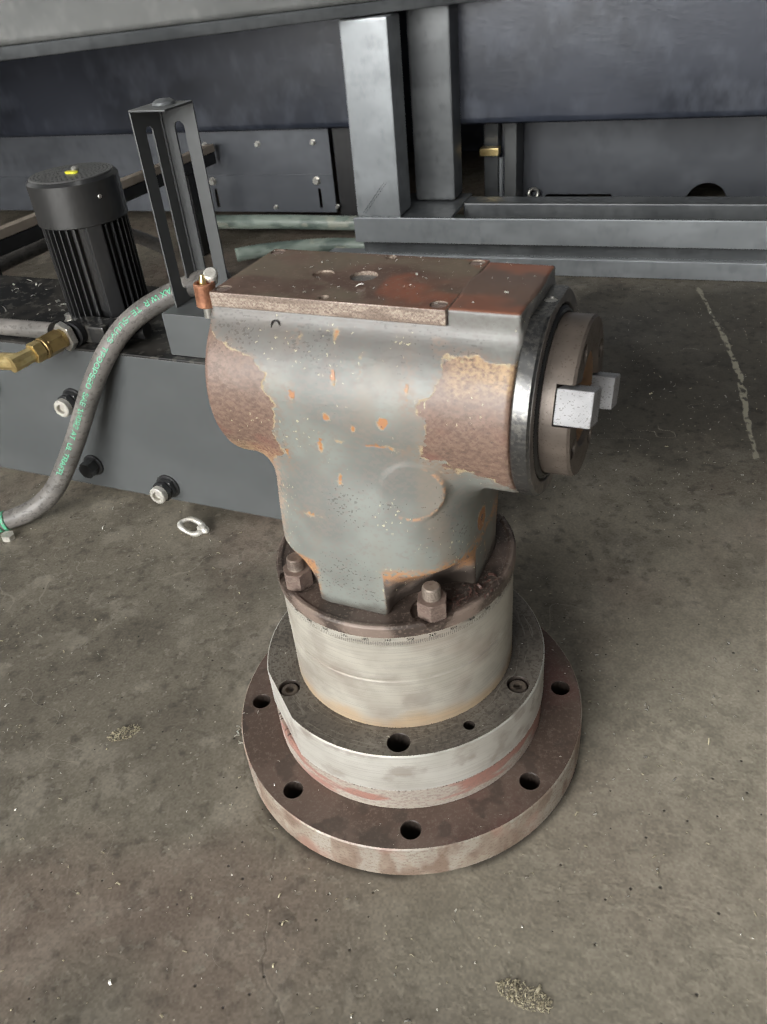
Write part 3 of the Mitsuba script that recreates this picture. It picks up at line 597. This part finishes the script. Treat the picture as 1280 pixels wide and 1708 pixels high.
# ------------------------------------------------------------------ milling head
hd = thing('milling_head', 'old right-angle milling head with chipped grey paint standing on its round flange', 'milling head')
H1, H2, H3, H4, H5, H6 = .0384, .0648, .1094, .1655, .2144, .2251
fl = disc(.165, .0006, H1, .0012, .0012, 192)
for k in range(8):
    a = math.radians(-94.4 + 45 * k); x, y = .1466 * math.cos(a), .1466 * math.sin(a)
    fl = fl - cyl(.0085, .06, (x, y, -.01), 32) - cyl(.0085, .0006, (x, y, H1 - .0005), 32, .0091)
add(hd + '__base_flange', fl, 'flange_steel', 30, 'brown base flange with bolt holes')
add(hd + '__spigot', disc(.1268, H1 + .0003, H2 - .0006, .0004, .0014, 192), 'red_lead_steel', 30, 'spigot ring with red lead smears')
ad = disc(.1281, H2, H3, .0008, .0012, 192)
na = math.radians(-157.5)
flat = m3.Manifold.cube([.08, .4, .10]).translate([.1232, -.2, H2 - .01]).rotate([0, 0, -157.5])
ad = ad - flat
for k, a in enumerate((-158.8, -97.0, -34.5, 27, 87, 147)):
    x, y = .1135 * math.cos(math.radians(a)), .1135 * math.sin(math.radians(a))
    ad = ad - cyl(.0092, .038, (x, y, H3 - .036), 32) - cyl(.0092, .0006, (x, y, H3 - .0005), 32, .0098)
xs, ys = .1123 * math.cos(math.radians(-66.1)), .1123 * math.sin(math.radians(-66.1))
ad = ad - cyl(.0048, .02, (xs, ys, H3 - .018), 24)
add(hd + '__adapter_plate', ad, 'adapter_steel', 30, 'pale adapter plate with one flat side')
for a in (-158.8, -34.5, 27, 87, 147):
    x, y = .1135 * math.cos(math.radians(a)), .1135 * math.sin(math.radians(a))
    s_ = disc(.0079, H3 - .0150, H3 - .0022, .0004, .0010, 32) - hexa(.0076, .02).translate([0, 0, H3 - .008])
    add(hd + '__cap_screw', s_.translate([x, y, 0]), 'socket_screw', 30)
add(hd + '__lower_ring', disc(.0989, H3 + .0002, H4 - .0006, .0004, .0009, 192), 'ground_steel', 30)
add(hd + '__graduated_ring', disc(.0992, H4 + .0002, H5 - .0002, .0008, .0003, 192), 'ground_steel', 30, 'pale ring engraved with degree marks')
nums = []
for k, a in enumerate(range(-168, 192, 10)):
    t_ = meshkit.text_mesh(str((290 + 10 * k - 70) % 360), .0022, .0002); v = np.array(t_.vertices); v[:, 0] -= t_.bounds[1, 0] / 2
    th = math.radians(a) + v[:, 0] / .0992
    nums.append(trimesh.Trimesh(np.stack([(.09925 + v[:, 2]) * np.cos(th), (.09925 + v[:, 2]) * np.sin(th), .2098 + v[:, 1]], 1), t_.faces, process=False))
add(hd + '__scale_numerals', join(*nums), 'hole_black', False, 'small engraved degree numerals', kind='stuff')
tf = rev([(0, H5), (.1004, H5), (.1012, H5 + .0008), (.1012, H6 - .0022), (.1006, H6 - .0009), (.0992, H6 + .0003), (.0965, H6 + .0003), (.0945, H6 - .0012), (0, H6 - .0012)], 192)
for sx in (-1, 1):
    for sy in (-1, 1):
        tf = tf - cyl(.0172, .01, tuple((HX * .058 * sx + HY * .0647 * sy + np.array([0, 0, H6 - .0040]))), 40)
add(hd + '__top_flange', tf, 'greasy_flange', 30, 'dark greasy flange below the neck')
for sy in (-1, 1):
    for sx in (-1, 1):
        c = HX * .058 * sx + HY * .0647 * sy + np.array([0, 0, H6 - .0038])
        k = add(hd + '__nut', along(hexa(.0215, .0155, .0014), c, (0, 0, 1), .35 * sx), 'rusty_bolt', 25)
        add(k + '__stud', along(join(*[disc(.0072 if q % 2 else .0066, .0155 + q * .0011, .0155 + (q + 1) * .0011, .0003, .0003, 28) for q in range(9)], disc(.0070, .0254, .0268, .0003, .0012, 28)), c, (0, 0, 1)), 'stud_end', 30)

def smin(a, b, k):
    h = np.clip(.5 + .5 * (b - a) / k, 0, 1); return b * (1 - h) + a * h - k * h * (1 - h)
def smax(a, b, k): return -smin(-a, -b, k)
def sbox(X, Y, Z, c, h, r):
    qx, qy, qz = np.abs(X - c[0]) - h[0] + r, np.abs(Y - c[1]) - h[1] + r, np.abs(Z - c[2]) - h[2] + r
    return np.sqrt(np.maximum(qx, 0) ** 2 + np.maximum(qy, 0) ** 2 + np.maximum(qz, 0) ** 2) + np.minimum(np.maximum(np.maximum(qx, qy), qz), 0) - r
def housing(X, Y, Z):
    rad = np.sqrt(Y ** 2 + (Z - ZC) ** 2) - .070
    c = smax(rad, np.abs(X - .0070) - .1106, .004)
    blk = sbox(X, Y, Z, (.0078, 0, .410), (.1097, .0436, .0460), .0022)
    blk = np.maximum(blk, -np.maximum(X - .0716, .4452 - Z))
    c = smin(c, blk, .007)
    a, b = np.abs(X - .0015) / .0798, np.abs(Y) / (.0820 - .0165 * np.clip((Z - .268) / .10, 0, 1) ** 1.3)
    nk = ((a ** 3.1 + b ** 3.1) ** (1 / 3.1) - 1) * .078
    nk = smax(np.maximum(nk, .2240 - Z), Z - .405, .05)
    d = smin(c, nk, .018)
    d = np.maximum(d, .2240 - Z)
    bs = smax(np.sqrt((X - .0505) ** 2 + (Z - .3325) ** 2) - .0212, np.maximum(-(.0716 - .21 * (X - .0295)) - Y, Y + .04), .002)
    d = smin(d, bs, .005)
    pk = smax(smax(.0300 - np.abs(X + .001), .0290 - np.abs(Y), .014), Z - .2625, .010)
    pk = smax(pk, .0655 + .52 * (Z - .2251) - (np.abs(X + .001) + np.abs(Y)) * .7071, .010)
    return smax(d, -pk, .0035)
hm = surface_net(housing, (-.112, -.094, .2195), (.1265, .094, .4610), .0016)
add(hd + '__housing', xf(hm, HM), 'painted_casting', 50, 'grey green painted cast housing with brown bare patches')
def hmove(m): return xf(m, HM)
tp = rbox(-.1000, .0713, -.0462, .0462, .4455, .4560, .0009)
for (s, t, r, dep) in ((-.035, 0, .0078, .0016), (-.0044, .0010, .0098, .0085), (-.0009, .0405, .0042, .004), (-.0145, -.0405, .0036, .004)):
    tp = tp - cyl(r, .02, (s, t, .4562 - dep), 36)
screws = [(.0640, -.0380), (.0640, .0390), (-.0930, .0385), (-.0930, -.0385)]
for s, t in screws: tp = tp - cyl(.0058, .02, (s, t, .4528), 32)
kp = add(hd + '__top_plate', hmove(tp), 'plate_rust', 30, 'flat rusty brown top plate')
for s, t in screws: add(kp + '__screw', hmove((disc(.0054, .4530, .4553, .0002, .0008, 28) - m3.Manifold.cube([.012, .0012, .002]).translate([-.006, -.0006, .4545])).translate([s, t, 0])), 'rusty_bolt', 30)
SX = np.eye(4); SX[:3, :3] = np.array([[0, 0, 1], [1, 0, 0], [0, 1, 0]], float); SX[2, 3] = ZC     # local z -> spindle axis s, x -> t, y -> z
def spin(m): return xf(m, HM @ SX)
er = rev([(.0, .1181), (.0688, .1181), (.0700, .1193), (.0700, .1286), (.0686, .1302), (.0605, .1302), (.0595, .1275), (0, .1275)], 160)
er = er - m3.Manifold.cube([.3, .1, .1]).translate([-.15, .0643, .08]) - m3.Manifold.cylinder(.03, .0046, .0046, 28).rotate([-90, 0, 0]).translate([0.002, .058, .1242])
add(hd + '__end_ring', spin(er), 'dark_polished_steel', 30, 'dark polished end ring with a flat on top')
add(hd + '__grub_screw', spin(m3.Manifold.cylinder(.004, .0043, .0043, 24).rotate([-90, 0, 0]).translate([.002, .0598, .1242])), 'zinc', 30)
add(hd + '__ring_face', spin(rev([(.0590, .1276), (.0594, .1276), (.0604, .1303), (.0684, .13035), (.0684, .1305), (.0600, .1306), (.0588, .1284)], 160) - m3.Manifold.cube([.3, .1, .1]).translate([-.15, .0640, .08])), 'face_steel', 30)
add(hd + '__seal', spin(rev([(.0525, .1277), (.0582, .1277), (.0580, .1300), (.0565, .1318), (.0545, .1322), (.0525, .1312)], 128)), 'rubber', 30)
KA = math.radians(160.0)
kc, ks = math.cos(KA), math.sin(KA)
nose = rev([(0, .1278), (.0524, .1278), (.0534, .1290), (.0534, .1497), (.0520, .1515), (.0330, .1515), (.0300, .1480), (.0235, .1350), (0, .1350)], 160)
for sgn in (0, 180):
    sl = m3.Manifold.cube([.05, .0262, .02]).translate([.0270, -.0131, .1402]).rotate([0, 0, 160 + sgn])
    nose = nose - sl
for a in (115, 25, -65, 205):
    nose = nose - cyl(.0066, .012, (.0425 * math.cos(math.radians(a)), .0425 * math.sin(math.radians(a)), .1440), 28)
kn = add(hd + '__spindle_nose', spin(nose), 'spindle_steel', 30)
add(kn + '__bore_lining', spin(rev([(0, .1352), (.0232, .1352), (.0297, .1479), (.0304, .1486), (.0294, .1486), (.0222, .1362), (0, .1362)], 96)), 'bore_rust', 30)
for sgn in (0, 180):
    ky = rbox(.0290, .0568, -.0113, .0113, .1416, .1642, .0011, 3).rotate([0, 0, 160 + sgn])
    add(hd + '__drive_key', spin(ky), 'bright_key', 30)

# ------------------------------------------------------------------ ring bolt, chips and swarf on the floor
rb = thing('scrap_ring', 'bent pale metal ring with a lump at one side, lying by the tank foot', 'scrap')
ec = np.array([-.268, .366, .0])
tor = [(.0165 * math.cos(a) * (1 + .10 * math.sin(2 * a)), .0105 * math.sin(a), .0012 * math.cos(3 * a)) for a in np.linspace(.25, 2 * math.pi - .1, 40)]
add(rb + '__ring', along(tube(tor, [.0030 + .0012 * math.sin(1.3 * k / 6) ** 2 for k in range(40)], 10), ec + np.array([-.002, 0, .0095]), (.20, -.45, 1)), 'zinc_pale', True)
lump = trimesh.creation.icosphere(3, .0075); lump.vertices *= [1.35, .75, .6]; lump.vertices += (meshkit.fbm(np.array(lump.vertices) * 160, 3, 2)[:, None] - .5) * .006
add(rb + '__lump', along(lump, ec + np.array([.0125, -.004, .0060]), (.1, -.2, 1), -.5), 'zinc_pale', True)
add('white_nut', along(hexa(.016, .008), np.array([-.536, .395, .0005]), (.1, 0, 1)), 'zinc_pale', 25, 'small bright nut on the floor below the hose end', 'nut')

def chip(size):
    """one flake or curled sliver of metal"""
    l, w, t = size * rng.uniform(.5, 1.6), size * rng.uniform(.18, .5), size * .10
    n = 3; a = np.linspace(-.5, .5, n + 1); bend = rng.uniform(0, 1.2) * size
    top = np.stack([a * l, 0 * a, bend * (.25 - a * a) + t], 1); v = []
    for q in top: v += [q + [0, -w / 2, 0], q + [0, w / 2, 0], q + [0, w / 2, -t], q + [0, -w / 2, -t]]
    f = [(0, 1, 2), (0, 2, 3)]
    for k in range(n):
        o = 4 * k
        for e in range(4):
            b, c = o + e, o + (e + 1) % 4; f += [(b, b + 4, c), (c, b + 4, c + 4)]
    o = 4 * n; f += [(o, o + 2, o + 1), (o, o + 3, o + 2)]
    m = trimesh.Trimesh(v, f, process=False)
    m.apply_transform(trimesh.transformations.euler_matrix(rng.normal(0, .35), rng.normal(0, .35), rng.uniform(0, 6.28)))
    m.apply_translation([0, 0, -m.bounds[0, 2] + .0003])
    return m
def scatter(n, size, where):
    out = []
    for _ in range(n):
        x, y, z = where(); m = chip(size * float(np.exp(rng.normal(0, .45)))); m.apply_translation([x, y, z]); out.append(m)
    return join(*out)
def floor_spot():
    while True:
        y = rng.uniform(-.36, .95); hw = .40 + (y + .36) * .55; x = rng.uniform(-hw, hw)
        q = np.array([x, y, 0])
        if np.hypot(x, y) < .168: continue
        if q @ TV > .245 and q @ TU < .0: continue
        if meshkit.fbm(np.array([[x * 7, y * 7, 1.0]]), 3, 5)[0] < rng.uniform(.30, .62): continue
        return x, y, 0
add('metal_chips', scatter(850, .0016, floor_spot), 'chip_steel', False, 'tiny bright metal chips strewn over the floor', 'chips', kind='stuff')
add('dull_grit', scatter(800, .0016, floor_spot), 'chip_dull', False, 'dull crumbs of grit strewn over the floor', 'grit', kind='stuff')
def pile(cx, cy, rx, ry, rotd):
    def fn():
        r, a = math.sqrt(rng.uniform()), rng.uniform(0, 6.283); x, y = r * rx * math.cos(a), r * ry * math.sin(a); b = math.radians(rotd)
        return cx + x * math.cos(b) - y * math.sin(b), cy + x * math.sin(b) + y * math.cos(b), (1 - r) * rng.uniform(0, .003)
    return fn
add('swarf_pile', scatter(260, .0013, pile(-.295, .022, .017, .009, 20)), 'chip_dull', False, 'small pale heap of crumbs on the floor left of the flange', 'swarf', kind='stuff')
add('swarf_pile', scatter(520, .0012, pile(.060, -.266, .021, .009, -28)), 'chip_dull', False, 'yellowish heap of swarf on the floor at the bottom right of centre', 'swarf', kind='stuff')
add('swarf_pile', scatter(60, .0020, pile(-.165, .005, .013, .02, 10)), 'chip_steel', False, 'loose bright crumbs on the floor close to the flange edge', 'swarf', kind='stuff')
def head_spot():
    while True:
        s, t = rng.uniform(-.097, .112), rng.uniform(-.043, .043)
        if np.hypot(s + .0044, t) < .011 or np.hypot(s + .035, t) < .009: continue
        q = HX * s + HY * t; return q[0], q[1], .4562
add('plate_chips', scatter(95, .0010, head_spot), 'chip_steel', False, 'tiny bright chips lying on the top plate', 'chips', kind='stuff')
def ring_spot():
    a = rng.uniform(0, 6.283); r, z = ((rng.uniform(.130, .163), H1), (rng.uniform(.101, .125), H3))[int(rng.uniform() < .3)]
    return r * math.cos(a), r * math.sin(a), z
add('flange_chips', scatter(70, .0011, ring_spot), 'chip_steel', False, 'tiny bright chips lying on the flange steps', 'chips', kind='stuff')
def lid_spot():
    while True:
        u, v = rng.uniform(-.84, -.42), rng.uniform(.262, .465)
        if np.hypot(u + .5655, v - .35) < .066 or (-.58 < u < -.50 and v < .305): continue
        q = TU * u + TV * v; return q[0], q[1], ZT
add('lid_chips', scatter(70, .0032, lid_spot), 'chip_steel', False, 'bright chips lying in oily film on the tank lid', 'chips', kind='stuff')
cu = np.linspace(0, 4.6, 30)
add('curled_shaving', tube(np.stack([-.288 + .0062 * np.cos(cu + 2.6) * (1 - .06 * cu), -.262 + .0085 * np.sin(cu + 2.6) * (1 - .06 * cu), .0022 + .0011 * cu], 1), .0017, 8), 'cream_chip', True, 'cream curl of shaving on the floor near the bottom left corner', 'shaving')
cw = np.linspace(0, 4.2, 24)
add('wire_shaving', xf(tube(np.stack([-.050 + .0034 * np.cos(cw), -.0462 - .0007 - .0012 * cw / 4, .4345 + .0055 * np.sin(cw)], 1), .0005, 6), HM), 'hole_black', True, 'thin dark curl of wire stuck below the top plate edge', 'shaving')

def grease_spot():
    a = rng.normal(-.95, .16) + math.radians(0); r = rng.uniform(.082, .097); q = np.array([r * math.cos(a), r * math.sin(a), H6 - .0012])
    return q[0] + rng.normal(0, .004), q[1] + rng.normal(0, .004), q[2]
pr('dark_swarf', (.085, .045, .036), .5)
add('rusty_swarf', scatter(150, .0018, grease_spot), 'dark_swarf', False, 'dark rusty swarf caught on the flange right of the front bolt', 'swarf', kind='stuff')

ln = rbox(-.0006, .0006, -.0004, .0004, 0, .085, .0003).rotate([0, 40, 0])
for q in (0, .006): add(fr + '__ground_weld_mark', xf(ln.translate([-.487 + q, 1.2516, .1415]), MM), 'rail_dark', 30)
